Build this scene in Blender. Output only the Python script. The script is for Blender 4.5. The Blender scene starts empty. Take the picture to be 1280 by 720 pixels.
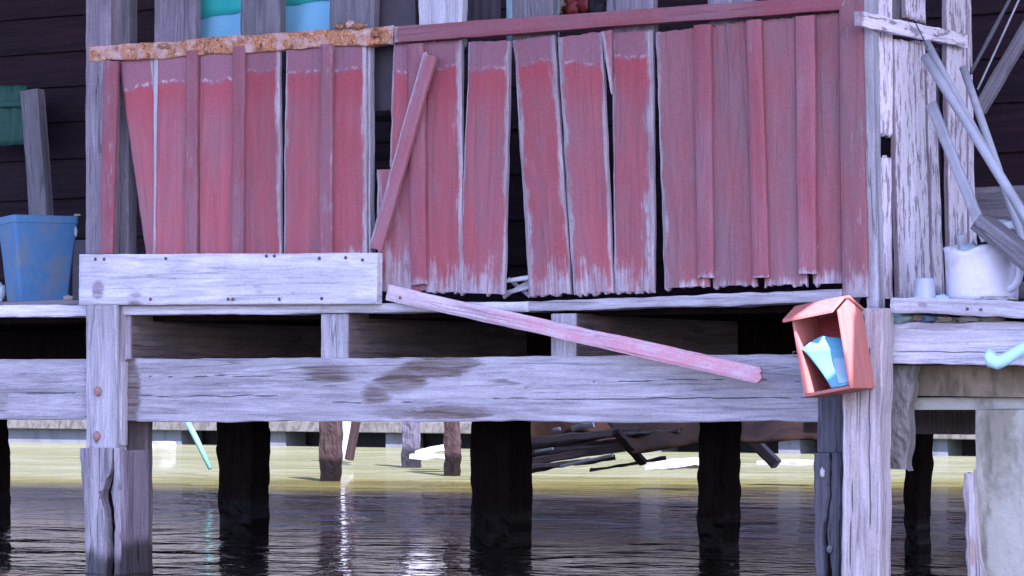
import bpy, bmesh, math, random, zlib
from mathutils import Vector, Matrix, noise as mnoise

random.seed(7)
sc = bpy.context.scene
col = sc.collection

# ------------------------------------------------------------------ camera and pixel -> place helpers
F_PX, HZ, CX = 3371.0, 475.0, 640.0
CAM = Vector((4.5, -7.794, 0.70))
FWD = Vector((-0.5, 0.8660254, 0)); RGT = Vector((0.8660254, 0.5, 0))

def ray(px, py):
    return FWD + RGT * ((px - CX) / F_PX) + Vector((0, 0, (HZ - py) / F_PX))
def P(px, py, Y=0.0):                       # point on a plane parallel to the facade
    d = ray(px, py); return CAM + d * ((Y - CAM.y) / d.y)
def PX(px, py, X):                          # point on a plane parallel to the side wall
    d = ray(px, py); return CAM + d * ((X - CAM.x) / d.x)
def PZ(px, py, z=0.0):                      # point on a level plane
    d = ray(px, py); return CAM + d * ((z - CAM.z) / d.z)

cam = bpy.data.cameras.new('camera'); co = bpy.data.objects.new('camera', cam); col.objects.link(co)
co.location = CAM; co.rotation_euler = (math.radians(90), 0, math.radians(30))
cam.sensor_width = 36; cam.lens = F_PX / 1280 * 36; cam.shift_y = (HZ - 360) / 1280
cam.clip_start = 0.1; cam.clip_end = 3000
sc.camera = co

# ------------------------------------------------------------------ materials
def srgb(r, g, b):
    f = lambda c: (c / 255 / 12.92) if c / 255 <= .04045 else ((c / 255 + .055) / 1.055) ** 2.4
    return (f(r), f(g), f(b))

class NT:
    def __init__(s, name):
        s.m = bpy.data.materials.new(name); s.m.use_nodes = True
        s.t = s.m.node_tree; s.t.nodes.clear()
        s.out = s.n('ShaderNodeOutputMaterial')
    def n(s, typ, **kw):
        x = s.t.nodes.new(typ)
        for k, v in kw.items(): setattr(x, k, v)
        return x
    def l(s, a, b): s.t.links.new(a, b)
    def val(s, sock, v):
        if hasattr(v, 'is_linked'): s.l(v, sock)
        else: sock.default_value = v
    def math(s, op, a, b=0.0, clamp=False):
        x = s.n('ShaderNodeMath', operation=op, use_clamp=clamp)
        s.val(x.inputs[0], a); s.val(x.inputs[1], b); return x.outputs[0]
    def mix(s, f, a, b, blend='MIX'):
        x = s.n('ShaderNodeMix', data_type='RGBA', blend_type=blend)
        s.val(x.inputs['Factor'], f)
        for k, v in ((6, a), (7, b)):
            if hasattr(v, 'is_linked'): s.l(v, x.inputs[k])
            else: x.inputs[k].default_value = (*v[:3], 1)
        return x.outputs[2]
    def noise(s, vec, scale=1.0, detail=4.0, rough=.55, dist=0.0):
        x = s.n('ShaderNodeTexNoise'); s.l(vec, x.inputs['Vector'])
        x.inputs['Scale'].default_value = scale; x.inputs['Detail'].default_value = detail
        x.inputs['Roughness'].default_value = rough; x.inputs['Distortion'].default_value = dist
        return x.outputs['Fac']
    def scale(s, vec, sv):
        x = s.n('ShaderNodeVectorMath', operation='MULTIPLY'); s.l(vec, x.inputs[0]); x.inputs[1].default_value = sv
        return x.outputs[0]
    def step(s, v, a, b):                 # smooth 0..1 between a and b
        x = s.n('ShaderNodeMapRange', interpolation_type='SMOOTHSTEP'); s.val(x.inputs[0], v)
        x.inputs[1].default_value = a; x.inputs[2].default_value = b
        return x.outputs[0]
    def attr(s, name):
        x = s.n('ShaderNodeAttribute', attribute_name=name); return x.outputs['Fac']
    def coords(s):                        # object coordinates with an offset of its own for every object
        tc = s.n('ShaderNodeTexCoord'); oi = s.n('ShaderNodeObjectInfo')
        m = s.n('ShaderNodeVectorMath', operation='SCALE'); m.inputs[0].default_value = (31.7, 17.3, 53.1)
        s.l(oi.outputs['Random'], m.inputs['Scale'])
        a = s.n('ShaderNodeVectorMath', operation='ADD'); s.l(tc.outputs['Object'], a.inputs[0]); s.l(m.outputs[0], a.inputs[1])
        s.rnd = oi.outputs['Random']
        return a.outputs[0]
    def finish(s, color, rough=.8, bump=None, dist=.003, spec=.3, strength=1.0, extra=None):
        b = s.n('ShaderNodeBsdfPrincipled'); s.val(b.inputs['Base Color'], color if hasattr(color, 'is_linked') else (*color[:3], 1))
        s.val(b.inputs['Roughness'], rough); b.inputs['Specular IOR Level'].default_value = spec
        if bump is not None:
            x = s.n('ShaderNodeBump'); x.inputs['Distance'].default_value = dist; x.inputs['Strength'].default_value = strength
            s.l(bump, x.inputs['Height']); s.l(x.outputs[0], b.inputs['Normal'])
        for k, v in (extra or {}).items(): b.inputs[k].default_value = v
        s.l(b.outputs[0], s.out.inputs['Surface']); return s.m

def wood(name, light, dark, paint=None, paint2=None, topfade=False, crack=1.0, knots=True, rough=.85, spec=.25, contrast=1.0, stain=(.05, .035, .03), peel=.35):
    t = NT(name); v = t.coords()
    g = t.noise(t.scale(v, (32, 32, 2.4)), 1, 9, .70, .9)
    weath = t.noise(t.scale(v, (5, 5, 1.5)), 1, 6, .68, .8)
    fine = t.noise(t.scale(v, (130, 130, 5)), 1, 4, .6)
    blot = t.noise(t.scale(v, (7, 7, 2.6)), 1, 4, .6, .4)
    spots = t.noise(t.scale(v, (30, 30, 14)), 1, 3, .6)
    cn = t.noise(t.scale(v, (17, 17, .55)), 1, 3, .5, .5)
    cl = t.math('ABSOLUTE', t.math('SUBTRACT', cn, .5))
    cm = t.step(cl, .002, .012)                                   # 0 in a crack
    blotm = t.step(blot, .42, .62)
    crackm = t.math('MAXIMUM', cm, t.math('MULTIPLY', t.math('SUBTRACT', 1, blotm), 1.0))
    f = t.math('ADD', t.math('MULTIPLY', g, .75), t.math('MULTIPLY', fine, .35))
    f = t.step(f, .55 - .17 / contrast, .55 + .15 / contrast)
    wcol = t.mix(f, dark, light)
    wcol = t.mix(t.math('MULTIPLY', t.step(blot, .35, .75), .45), wcol, [c * .62 for c in light])
    wcol = t.mix(t.math('MULTIPLY', t.step(weath, .45, .68), .42), wcol, [c * .42 for c in light])
    wcol = t.mix(t.math('MULTIPLY', t.step(fine, .55, .72), .35), wcol, dark)
    dk = t.step(spots, .66, .76)
    wcol = t.mix(t.math('MULTIPLY', dk, .55 if knots else .2), wcol, [c * .5 for c in dark])
    if paint:
        p1 = t.mix(t.step(t.math('ADD', t.math('MULTIPLY', blot, .5), t.math('MULTIPLY', weath, .5)), .38, .62), paint, paint2 or [c * .75 for c in paint])
        p1 = t.mix(t.math('MULTIPLY', t.step(g, .35, .7), .45), p1, [min(1, c * 1.25 + .035) for c in paint])
        scr = t.math('MULTIPLY', t.step(fine, .58, .76), .25)
        p1 = t.mix(scr, p1, [c * .7 for c in paint])
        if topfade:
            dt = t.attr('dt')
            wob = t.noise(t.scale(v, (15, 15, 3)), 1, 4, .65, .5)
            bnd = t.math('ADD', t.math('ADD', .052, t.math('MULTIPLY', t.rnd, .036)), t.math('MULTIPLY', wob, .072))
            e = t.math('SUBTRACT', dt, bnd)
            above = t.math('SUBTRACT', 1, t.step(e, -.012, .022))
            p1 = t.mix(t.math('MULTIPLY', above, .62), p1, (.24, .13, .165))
            red_band = t.math('MULTIPLY', t.step(e, 0, .01), t.math('SUBTRACT', 1, t.step(e, .03, .17)))  # redder paint just below the faded top
            p1 = t.mix(t.math('MULTIPLY', red_band, .45), p1, (.38, .048, .062))
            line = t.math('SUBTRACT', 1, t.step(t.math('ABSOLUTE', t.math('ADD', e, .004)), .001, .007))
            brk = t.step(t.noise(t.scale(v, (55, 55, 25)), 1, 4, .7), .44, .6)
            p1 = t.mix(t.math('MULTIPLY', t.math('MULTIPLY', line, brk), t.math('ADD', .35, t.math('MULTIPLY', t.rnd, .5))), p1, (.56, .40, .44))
        bare = t.attr('bare')
        m = t.math('ADD', bare, t.math('MULTIPLY', t.math('SUBTRACT', g, .5), .6))
        m = t.math('ADD', m, t.math('MULTIPLY', t.math('SUBTRACT', fine, .5), 1.0))
        m = t.math('ADD', m, t.math('MULTIPLY', t.math('SUBTRACT', spots, .5), 1.5))
        mask = t.math('MULTIPLY', t.step(m, .30, .92), .88)
        chips = t.math('MULTIPLY', t.step(t.noise(t.scale(v, (48, 48, 11)), 1, 5, .7), .72 - peel * .12, .78 - peel * .12), .8)
        mask = t.math('MAXIMUM', mask, chips)
        wcol = t.mix(mask, p1, wcol)
    ck = t.math('MULTIPLY', t.math('SUBTRACT', 1, crackm), .55 * crack)
    if paint: ck = t.math('MULTIPLY', ck, t.math('ADD', .15, t.math('MULTIPLY', mask, .5)))
    wcol = t.mix(ck, wcol, [c * .3 for c in dark])
    st = t.attr('stain')
    sm = t.step(t.math('ADD', st, t.math('ADD', t.math('MULTIPLY', t.math('SUBTRACT', weath, .5), 2.6), t.math('MULTIPLY', t.math('SUBTRACT', g, .5), 2.0))), .30, .85)
    sm = t.math('MULTIPLY', sm, t.step(t.math('ADD', st, t.math('MULTIPLY', g, .3)), .1, .3))
    wcol = t.mix(t.math('MULTIPLY', sm, t.math('ADD', .58, t.math('MULTIPLY', t.step(fine, .40, .62), .38))), wcol, stain)
    crk = t.step(t.math('ADD', t.attr('crk'), t.math('MULTIPLY', t.math('SUBTRACT', fine, .5), .5)), .25, .6)
    wcol = t.mix(t.math('MULTIPLY', crk, .85), wcol, [c * .25 for c in dark])
    wet = t.attr('wet')
    wm = t.step(t.math('ADD', wet, t.math('MULTIPLY', t.math('SUBTRACT', g, .5), .9)), .3, .75)
    wcol = t.mix(t.math('MULTIPLY', wm, .9), wcol, t.mix(1.0, wcol, (.16, .155, .15), 'MULTIPLY'))
    sp1 = t.noise(t.scale(v, (210, 210, 95)), 1, 2, .6); sp2 = t.noise(v, 330, 1, .5)
    spk = t.math('ADD', t.math('MULTIPLY', t.step(sp1, .40, .60), .34), t.math('MULTIPLY', t.step(sp2, .42, .58), .16))
    wcol = t.mix(t.math('MULTIPLY', t.math('SUBTRACT', .5, spk), .58), wcol, t.mix(1.0, wcol, (.45, .43, .43), 'MULTIPLY'))
    pit = t.step(t.noise(t.scale(v, (120, 120, 45)), 1, 3, .7), .66, .74)
    wcol = t.mix(t.math('MULTIPLY', pit, .35), wcol, [c * .5 for c in dark])
    tone = t.math('ADD', .86, t.math('MULTIPLY', t.rnd, .28))
    tn = t.n('ShaderNodeVectorMath', operation='SCALE'); t.l(wcol, tn.inputs[0]); t.l(tone, tn.inputs['Scale'])
    wcol = tn.outputs[0]
    h = t.math('ADD', t.math('MULTIPLY', g, .7), t.math('MULTIPLY', fine, .25))
    h = t.math('ADD', h, t.math('MULTIPLY', t.math('MULTIPLY', crackm, t.math('SUBTRACT', 1, crk)), .9 * crack))
    return t.finish(wcol, t.math('SUBTRACT', rough, t.math('MULTIPLY', wm, .45)), h, .0022, spec)

def plain(name, c, rough=.5, var=.15, scale=30, bump=.0006, spec=.4, dirt=None, dirt_amt=.5, extra=None):
    t = NT(name); v = t.coords()
    a = t.noise(v, scale, 5, .6); b = t.noise(v, scale * .22, 4, .6, .3)
    cc = t.mix(a, [x * (1 - var) for x in c], [min(1, x * (1 + var)) for x in c])
    if dirt: cc = t.mix(t.math('MULTIPLY', t.step(b, .48, .68), dirt_amt), cc, dirt)
    return t.finish(cc, rough, a, bump, spec, extra=extra)

M = {}
M['red'] = wood('red_painted_wood', (.50, .45, .48), (.20, .16, .18), (.310, .074, .084), (.240, .112, .130), topfade=True, peel=.15, stain=(.10, .04, .05))
M['red_far'] = wood('red_dull_wood', (.52, .47, .5), (.22, .17, .19), (.245, .082, .090), (.205, .115, .132), peel=.3, stain=(.10, .04, .05))
M['red_strip'] = wood('red_batten_wood', (.48, .40, .44), (.22, .17, .19), (.245, .066, .080), (.245, .118, .138), peel=.05)
M['pink'] = wood('pink_worn_wood', (.62, .52, .56), (.34, .25, .29), (.50, .27, .31), (.46, .20, .24), peel=.2)
M['white'] = wood('white_peeling_wood', (.34, .26, .29), (.12, .08, .10), (.76, .71, .74), (.66, .57, .62), peel=1.7)
M['grey'] = wood('grey_weathered_wood', (.48, .45, .48), (.20, .18, .20), stain=(.085, .052, .036))
M['pale'] = wood('pale_weathered_wood', (.66, .63, .67), (.36, .33, .36), crack=.6, stain=(.2, .16, .18))
M['greyd'] = wood('grey_dull_wood', (.22, .20, .22), (.09, .08, .09))
M['brown'] = wood('brown_dark_wood', (.17, .13, .12), (.05, .04, .04))
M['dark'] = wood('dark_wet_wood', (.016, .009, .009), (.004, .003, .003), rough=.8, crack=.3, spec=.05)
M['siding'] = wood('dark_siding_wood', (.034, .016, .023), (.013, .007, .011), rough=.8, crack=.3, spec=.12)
M['pile'] = wood('cracked_pile_wood', (.40, .37, .40), (.10, .085, .10), crack=1.8, contrast=1.2)
M['heap'] = wood('damp_brown_board', (.060, .040, .034), (.016, .010, .010), spec=.1)
M['mid'] = wood('mauve_grey_wood', (.30, .25, .29), (.11, .09, .11))
M['charred'] = wood('charred_grey_wood', (.12, .115, .135), (.03, .028, .035))
M['warm'] = wood('warm_grey_wood', (.50, .44, .44), (.22, .18, .18), stain=(.3, .2, .16), knots=False)

def rotten_mat():
    t = NT('rotten_orange_wood'); v = t.coords()
    a = t.noise(v, 55, 6, .7, .6); b = t.noise(v, 16, 4, .6); c = t.noise(v, 130, 3, .6)
    cc = t.mix(t.step(a, .34, .52), (.09, .035, .026), (.42, .18, .085))
    cc = t.mix(t.math('MULTIPLY', t.step(b, .45, .62), .8), cc, (.52, .36, .34))
    cc = t.mix(t.math('MULTIPLY', t.step(c, .54, .70), .7), cc, (.66, .48, .34))
    return t.finish(cc, .9, t.math('ADD', a, t.math('MULTIPLY', c, .4)), .006, .15)
M['rotten'] = rotten_mat()

def concrete_mat(name, c, stain, amt=.6, sc_=6):
    t = NT(name); v = t.coords()
    a = t.noise(v, 45, 8, .65); b = t.noise(t.scale(v, (sc_, sc_, sc_ * .5)), 1, 5, .65, .5); d = t.noise(t.scale(v, (sc_ * 3, sc_ * 3, sc_ * .7)), 1, 4, .6)
    cc = t.mix(a, [x * .75 for x in c], [x * 1.15 for x in c])
    cc = t.mix(t.math('MULTIPLY', t.step(b, .42, .62), amt), cc, stain)
    cc = t.mix(t.math('MULTIPLY', t.step(d, .55, .72), amt * .7), cc, [x * .4 for x in stain])
    wet = t.attr('wet')
    wm = t.step(t.math('ADD', wet, t.math('MULTIPLY', t.math('SUBTRACT', b, .5), .8)), .3, .75)
    cc = t.mix(t.math('MULTIPLY', wm, .6), cc, (.07, .075, .06))
    return t.finish(cc, .9, t.math('ADD', a, t.math('MULTIPLY', b, .5)), .004, .2)
M['concrete'] = concrete_mat('stained_concrete', (.37, .355, .30), (.18, .165, .12), .8)
M['concrete_brown'] = concrete_mat('brown_stained_concrete', (.26, .21, .15), (.11, .085, .055), .7)
M['bank'] = concrete_mat('bank_concrete', (.12, .13, .14), (.08, .08, .075), .5, 2)
M['gravel'] = concrete_mat('gravel_edge', (.115, .11, .09), (.05, .047, .035), .8, 14)
M['bankdark'] = plain('bank_recess', (.03, .034, .04), .9)
M['blue'] = plain('blue_bin_plastic', (.065, .165, .30), .55, .3, 40, .001, .25, (.15, .17, .20), .75)
M['bluein'] = plain('blue_bin_inside', (.04, .14, .36), .5)
M['teal'] = plain('teal_cloth', (.03, .42, .38), .7, .15, 12, .002)
M['skyblue'] = plain('pale_blue_hem', (.20, .46, .62), .7, .12, 12, .002)
M['palecloth'] = plain('pale_cloth', (.30, .42, .46), .8, .3, 9, .002)
M['greycloth'] = plain('grey_board', (.060, .050, .062), .8, .3, 14)
M['netgreen'] = plain('green_net', (.012, .07, .05), .7, .5, 60)
M['bucket'] = plain('white_bucket_plastic', (.60, .57, .63), .45, .12, 40, .0005, .35, (.33, .30, .32), .55)
M['bag'] = plain('blue_grey_bag', (.36, .42, .47), .35, .25, 18, .004)
M['cup'] = plain('clear_cup_plastic', (.50, .53, .60), .25, .15, 20, .0005, .5, extra={'Transmission Weight': .35})
M['foam'] = plain('white_foam', (.34, .34, .33), .8, .3, 30, .004, .3, (.16, .15, .12), .7)
M['trash'] = plain('tan_litter', (.30, .25, .20), .8, .5, 25, .004)
M['trashblue'] = plain('blue_litter', (.10, .16, .24), .7, .5, 25, .004)
M['pipe'] = plain('pale_blue_pipe', (.42, .68, .74), .4, .12, 50, .0005, .4, (.30, .42, .44), .5)
M['pole'] = plain('grey_pole', (.33, .33, .37), .55, .2, 30, .001, .4, (.2, .19, .2), .5)
M['cable'] = plain('grey_cable', (.10, .10, .12), .6)
M['black'] = plain('black_rubber', (.012, .012, .015), .7)
M['salmon'] = wood('salmon_painted_board', (.40, .27, .26), (.20, .12, .11), (.40, .125, .090), (.33, .125, .11), peel=.0, crack=.5, rough=.65)
M['mailred'] = plain('dark_inner_red', (.22, .028, .030), .6, .2, 30)  # deep red with the shade inside the box put in; two bundles share it
M['paper'] = plain('blue_printed_paper', (.09, .27, .37), .7, .2, 40, .0006, .4)
M['paperw'] = plain('white_printed_paper', (.22, .34, .41), .7, .2, 40, .0006, .4)
M['nail'] = plain('rusty_nail', (.10, .055, .045), .8, .3, 80)
M['bolt'] = plain('rusty_bolt', (.26, .14, .13), .8, .35, 90, .002)
M['burlap'] = wood('grey_rotten_bark', (.24, .22, .20), (.09, .085, .08))
M['green_stick'] = plain('green_pole_paint', (.08, .20, .17), .6, .2, 20)
M['tarp'] = plain('brown_tarp', (.060, .030, .012), .9, .4, 8, .008, .1, (.014, .014, .007), .6)
M['tarp_rust'] = plain('rusty_sheet', (.14, .065, .032), .9, .4, 10, .006, .1, (.014, .008, .008), .6)
M['shade_sheet'] = plain('shade_backing', (.020, .011, .007), .9, .4, 8, .008, .08)
M['unseen_roof'] = plain('grey_roof_sheet', (.16, .15, .15), .7, .2, 6)
M['shell'] = plain('pale_fungus', (.42, .40, .40), .8, .3, 60, .004)

def water_mat():
    t = NT('canal_water')
    ge = t.n('ShaderNodeNewGeometry'); pos = ge.outputs['Position']
    sp = t.n('ShaderNodeSeparateXYZ'); t.l(pos, sp.inputs[0])
    a = t.noise(t.scale(pos, (1.15, 1.5, 1)), 1, 2.0, .45, .9)
    b = t.noise(t.scale(pos, (5, 7, 1)), 1, 2, .5, .6)
    c = t.noise(t.scale(pos, (26, 26, 1)), 1, 2, .5)
    h = t.math('ADD', t.math('MULTIPLY', a, 1.0), t.math('MULTIPLY', b, .34))
    h = t.math('ADD', h, t.math('MULTIPLY', c, .055))
    # yellow-green colour painted in for the sunlit murky shallows beyond the house
    edge = t.noise(t.scale(pos, (.55, .9, 1)), 1, 5, .6, .6)
    yy = t.math('ADD', sp.outputs['Y'], t.math('MULTIPLY', t.math('SUBTRACT', edge, .5), 4.5))
    yy = t.math('SUBTRACT', yy, t.math('MULTIPLY', t.math('ADD', sp.outputs['X'], 6.0), .45))
    m = t.step(yy, 4.6, 9.0)
    cn = t.noise(t.scale(pos, (.35, .8, 1)), 1, 6, .55)
    sunlit_shallows = t.mix(t.step(cn, .35, .65), (.128, .134, .058), (.165, .172, .095))
    sunlit_shallows = t.mix(t.step(yy, 6.6, 9.5), (.120, .108, .018), sunlit_shallows)
    w = t.n('ShaderNodeBsdfPrincipled'); w.inputs['Base Color'].default_value = (.020, .018, .013, 1)
    w.inputs['Roughness'].default_value = .02; w.inputs['IOR'].default_value = 1.33; w.inputs['Specular IOR Level'].default_value = .5
    bp = t.n('ShaderNodeBump'); bp.inputs['Distance'].default_value = .14; bp.inputs['Strength'].default_value = 1; t.l(h, bp.inputs['Height'])
    t.l(bp.outputs[0], w.inputs['Normal'])
    d = t.n('ShaderNodeBsdfDiffuse'); t.l(sunlit_shallows, d.inputs['Color']); t.l(bp.outputs[0], d.inputs['Normal'])
    mx = t.n('ShaderNodeMixShader'); t.l(t.math('MULTIPLY', m, .64), mx.inputs[0]); t.l(w.outputs[0], mx.inputs[1]); t.l(d.outputs[0], mx.inputs[2])
    t.l(mx.outputs[0], t.out.inputs['Surface']); return t.m
M['water'] = water_mat()
def ground_mat():
    t = NT('far_ground'); v = t.coords()
    a = t.noise(v, 3, 6, .65)
    return t.finish(t.mix(a, (.06, .07, .03), (.15, .14, .09)), .95, a, .05, .1)
M['ground'] = ground_mat()
M['farwall'] = plain('far_grey_wall', (.075, .062, .068), .8, .2, 2)
M['farbrown'] = plain('far_brown_wall', (.028, .017, .019), .8, .3, 2)

# ------------------------------------------------------------------ object helpers
def tag(o, label=None, cat=None, group=None, kind=None):
    if label: o['label'] = label
    if cat: o['category'] = cat
    if group: o['group'] = group
    if kind: o['kind'] = kind
    return o
def empty(name, loc, label, cat, group=None):
    o = bpy.data.objects.new(name, None); col.objects.link(o); o.location = loc; o.empty_display_size = .1
    return tag(o, label, cat, group)
def link(name, me, mat, M_=None, parent=None):
    o = bpy.data.objects.new(name, me); col.objects.link(o)
    for m in (mat if isinstance(mat, (list, tuple)) else [mat]): me.materials.append(m)
    Mw = M_ or Matrix.Identity(4)
    if parent is not None:
        o.parent = parent
        pm = Matrix.Translation(parent.location) @ parent.rotation_euler.to_matrix().to_4x4()
        if parent.parent is not None:
            q = parent.parent; pm = Matrix.Translation(q.location) @ q.rotation_euler.to_matrix().to_4x4() @ pm
        Mw = pm.inverted() @ Mw
    o.location = Mw.to_translation(); o.rotation_euler = Mw.to_euler()
    return o
def frame(A, B, n):                       # local -Z runs from A to B, local Y points into the board
    z = (A - B).normalized(); y = -Vector(n).normalized(); x = y.cross(z).normalized(); y = z.cross(x).normalized()
    m = Matrix((x, y, z)).transposed().to_4x4(); m.translation = A
    return m

def board(name, A, B, w0, w1, th, mat, n=(0, -1, 0), parent=None, jag0=.0015, jag1=.0015, rag=.0012, bow=.004, cup=.001,
          bl=0, br=0, b0=0, b1=0, base=0.0, fade=False, stains=(), cracks=(), wet=None, nu=None, step_=.014, lump=0.0, chunk=0.0, skew0=0, skew1=0, round_=.003, off0=0, off1=0, seed=None):
    """A timber from A to B (centres of the front face's ends), w0 / w1 wide, th thick; ragged ends and edges, a small bow and warp.
    bl/br/b0/b1: widths of worn bands along its edges and ends."""
    r = random.Random(seed if seed is not None else zlib.crc32(repr((name, round(A.x, 3), round(A.z, 3), round(B.x, 3))).encode()) & 0xffff)
    L = (A - B).length
    nu = nu or max(5, int(max(w0, w1) / .011)); nv = max(4, int(L / step_))
    b1 *= r.uniform(.45, 1.25)
    so = Vector((r.uniform(-50, 50), r.uniform(-50, 50), r.uniform(-50, 50)))
    N = lambda a, b, c=0: mnoise.noise(Vector((a, b, c)) + so)
    e0 = [jag0 * (abs(N(u * 5.3, 1)) * 1.4 + r.random() * .9) for u in range(nu + 1)]
    e1 = [jag1 * (abs(N(u * 5.3, 9)) * 1.4 + r.random() * .9) for u in range(nu + 1)]
    ph = r.uniform(-1, 1)
    vf, at = [], {'bare': [], 'stain': [], 'dt': [], 'wet': [], 'crk': []}
    me = bpy.data.meshes.new(name)
    Mw = frame(A, B, n)
    def build(side):
        for j in range(nv + 1):
            fv = j / nv; w = w0 + (w1 - w0) * fv
            lo = -w / 2 + rag * N(3, fv * L * 16) * 1.6 + rag * 2.2 * N(8, fv * L * 3.5)
            hi = w / 2 + rag * N(13, fv * L * 16) * 1.6 + rag * 2.2 * N(18, fv * L * 3.5)
            if chunk:
                lo += chunk * max(0, N(31, fv * L * 9) + .12); hi -= chunk * max(0, N(37, fv * L * 9) + .12)
            for i in range(nu + 1):
                fu = i / nu
                x = lo + (hi - lo) * fu + (off0 + (off1 - off0) * fv)
                z = -fv * L
                if j == 0: z = -e0[i] - skew0 * (fu - .5)
                if j == nv: z = -L + e1[i] - skew1 * (fu - .5)
                y = bow * math.sin(fv * math.pi) * ph + cup * (fu - .5) ** 2 * 4 * ph
                y += lump * N(x * 22, z * 22, 5) + lump * .5 * N(x * 60, z * 60, 7)
                y += .0012 * N(x * 9, z * 4, 2)
                edge = i in (0, nu) or j in (0, nv)
                if side == 0:
                    if edge: y += round_
                else: y += th
                vf.append((x, y, z))
                dl, dr, d0, d1 = (x - lo), (hi - x), fv * L, (1 - fv) * L
                def band(d, wd):
                    return 0 if wd <= 0 else max(0, 1.12 - .62 * d / wd) if d < wd * 1.8 else 0
                b = max(base, band(dl, bl * (1 + 1.1 * N(41, z * 4))), band(dr, br * (1 + 1.1 * N(47, z * 4))), band(d0, b0), band(d1, b1 * (1 + .55 * N(x * 25, 3))) * .82)
                at['bare'].append(b)
                at['dt'].append(fv * L if fade else 9.0)
                s = 0
                for (su, sv, ru, rv, k) in stains:
                    q = ((fu - su) / ru) ** 2 + ((fv - sv) / rv) ** 2
                    s = max(s, k * max(0, 1 - q))
                at['stain'].append(s)
                c_ = 0
                for (u0, v0, v1, am, wd) in cracks:
                    if v0 < fv < v1:
                        uc = u0 + am * N(71, fv * L * 2.2, u0 * 9) + am * .35 * N(77, fv * L * 11, u0 * 9)
                        e_ = min(1, (fv - v0) * 9, (v1 - fv) * 9)
                        c_ = max(c_, max(0, 1 - abs(fu - uc) * w / (wd * (.4 + .6 * e_))))
                at['crk'].append(c_)
                y += .0  
                wv = 0
                if wet is not None:
                    zw = (Mw @ Vector((x, y, z))).z
                    wv = max(0, min(1, (wet - zw) / .12 + .5))
                at['wet'].append(wv)
    build(0); build(1)
    K = (nu + 1) * (nv + 1); fs = []
    id_ = lambda i, j: j * (nu + 1) + i
    for j in range(nv):
        for i in range(nu):
            a, b, c, d = id_(i, j), id_(i + 1, j), id_(i + 1, j + 1), id_(i, j + 1)
            fs.append((d, c, b, a)[::-1] if False else (a, d, c, b)); fs.append((a + K, b + K, c + K, d + K))
    for j in range(nv):
        for i, fl in ((0, 0), (nu, 1)):
            a, b = id_(i, j), id_(i, j + 1)
            f = (a, a + K, b + K, b); fs.append(f if not fl else f[::-1])
    for i in range(nu):
        for j, fl in ((0, 1), (nv, 0)):
            a, b = id_(i, j), id_(i + 1, j)
            f = (a, a + K, b + K, b); fs.append(f if not fl else f[::-1])
    me.from_pydata(vf, [], fs); me.update()
    for k, v in at.items():
        A_ = me.attributes.new(k, 'FLOAT', 'POINT'); A_.data.foreach_set('value', v)
    bm = bmesh.new(); bm.from_mesh(me); bmesh.ops.recalc_face_normals(bm, faces=bm.faces); bm.to_mesh(me); bm.free()
    return link(name, me, mat, Mw, parent)

def vb(name, top, bot, Y, th, mat, **kw):         # standing board: (x left, x right, y) at the top and the bottom, in photo pixels on plane Y
    a, b = P(top[0], top[2], Y), P(top[1], top[2], Y); c, d = P(bot[0], bot[2], Y), P(bot[1], bot[2], Y)
    a.z = b.z = P((top[0] + top[1]) / 2, top[2], Y).z; c.z = d.z = P((bot[0] + bot[1]) / 2, bot[2], Y).z
    return board(name, (a + b) / 2, (c + d) / 2, (b - a).length, (d - c).length, th, mat, **kw)
def hb(name, x0, y0, x1, y1, Y, th, mat, **kw):   # lying board: y0 / y1 = (top, bottom) at the left and right ends
    a, b = P(x0, y0[0], Y), P(x0, y0[1], Y); c, d = P(x1, y1[0], Y), P(x1, y1[1], Y)
    return board(name, (a + b) / 2, (c + d) / 2, (a - b).length, (c - d).length, th, mat, **kw)
def db(name, p0, p1, w, Y, th, mat, Y1=None, w1=None, **kw):      # slanting board from p0 to p1, w pixels wide
    A = P(p0[0], p0[1], Y); B = P(p1[0], p1[1], Y if Y1 is None else Y1)
    s = (P(p0[0], p0[1] + 10, Y) - A).length / 10
    return board(name, A, B, w * s, (w1 or w) * s, th, mat, **kw)
def sb(name, top, bot, X, th, mat, **kw):         # standing board on the side wall (plane X), thickness goes to -X
    a, b = PX(top[0], top[2], X), PX(top[1], top[2], X); c, d = PX(bot[0], bot[2], X), PX(bot[1], bot[2], X)
    a.z = b.z = (a.z + b.z) / 2; c.z = d.z = (c.z + d.z) / 2
    return board(name, (a + b) / 2, (c + d) / 2, (b - a).length, (d - c).length, th, mat, n=(1, 0, 0), **kw)

def tube(name, pts, r, mat, parent=None, seg=10, taper=None, cap=True, wob=0.0):
    bm = bmesh.new(); rings = []; origin = Vector(pts[0]); pts = [Vector(p) for p in pts]
    for k, p in enumerate(pts):
        d = (pts[min(k + 1, len(pts) - 1)] - pts[max(k - 1, 0)]).normalized()
        u = d.orthogonal().normalized() if k == 0 else (u - d * u.dot(d)).normalized()
        w = d.cross(u); rr = (r[k] if isinstance(r, (list, tuple)) else r) * (1 + wob * mnoise.noise(p * 13))
        rings.append([bm.verts.new(p - origin + (u * math.cos(a) + w * math.sin(a)) * rr) for a in [2 * math.pi * q / seg for q in range(seg)]])
    for a, b in zip(rings, rings[1:]):
        for q in range(seg): f = bm.faces.new((a[q], a[(q + 1) % seg], b[(q + 1) % seg], b[q])); f.smooth = True
    if cap: bm.faces.new(rings[0][::-1]); bm.faces.new(rings[-1])
    bmesh.ops.recalc_face_normals(bm, faces=bm.faces)
    me = bpy.data.meshes.new(name); bm.to_mesh(me); bm.free()
    return link(name, me, mat, Matrix.Translation(origin), parent)

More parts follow.
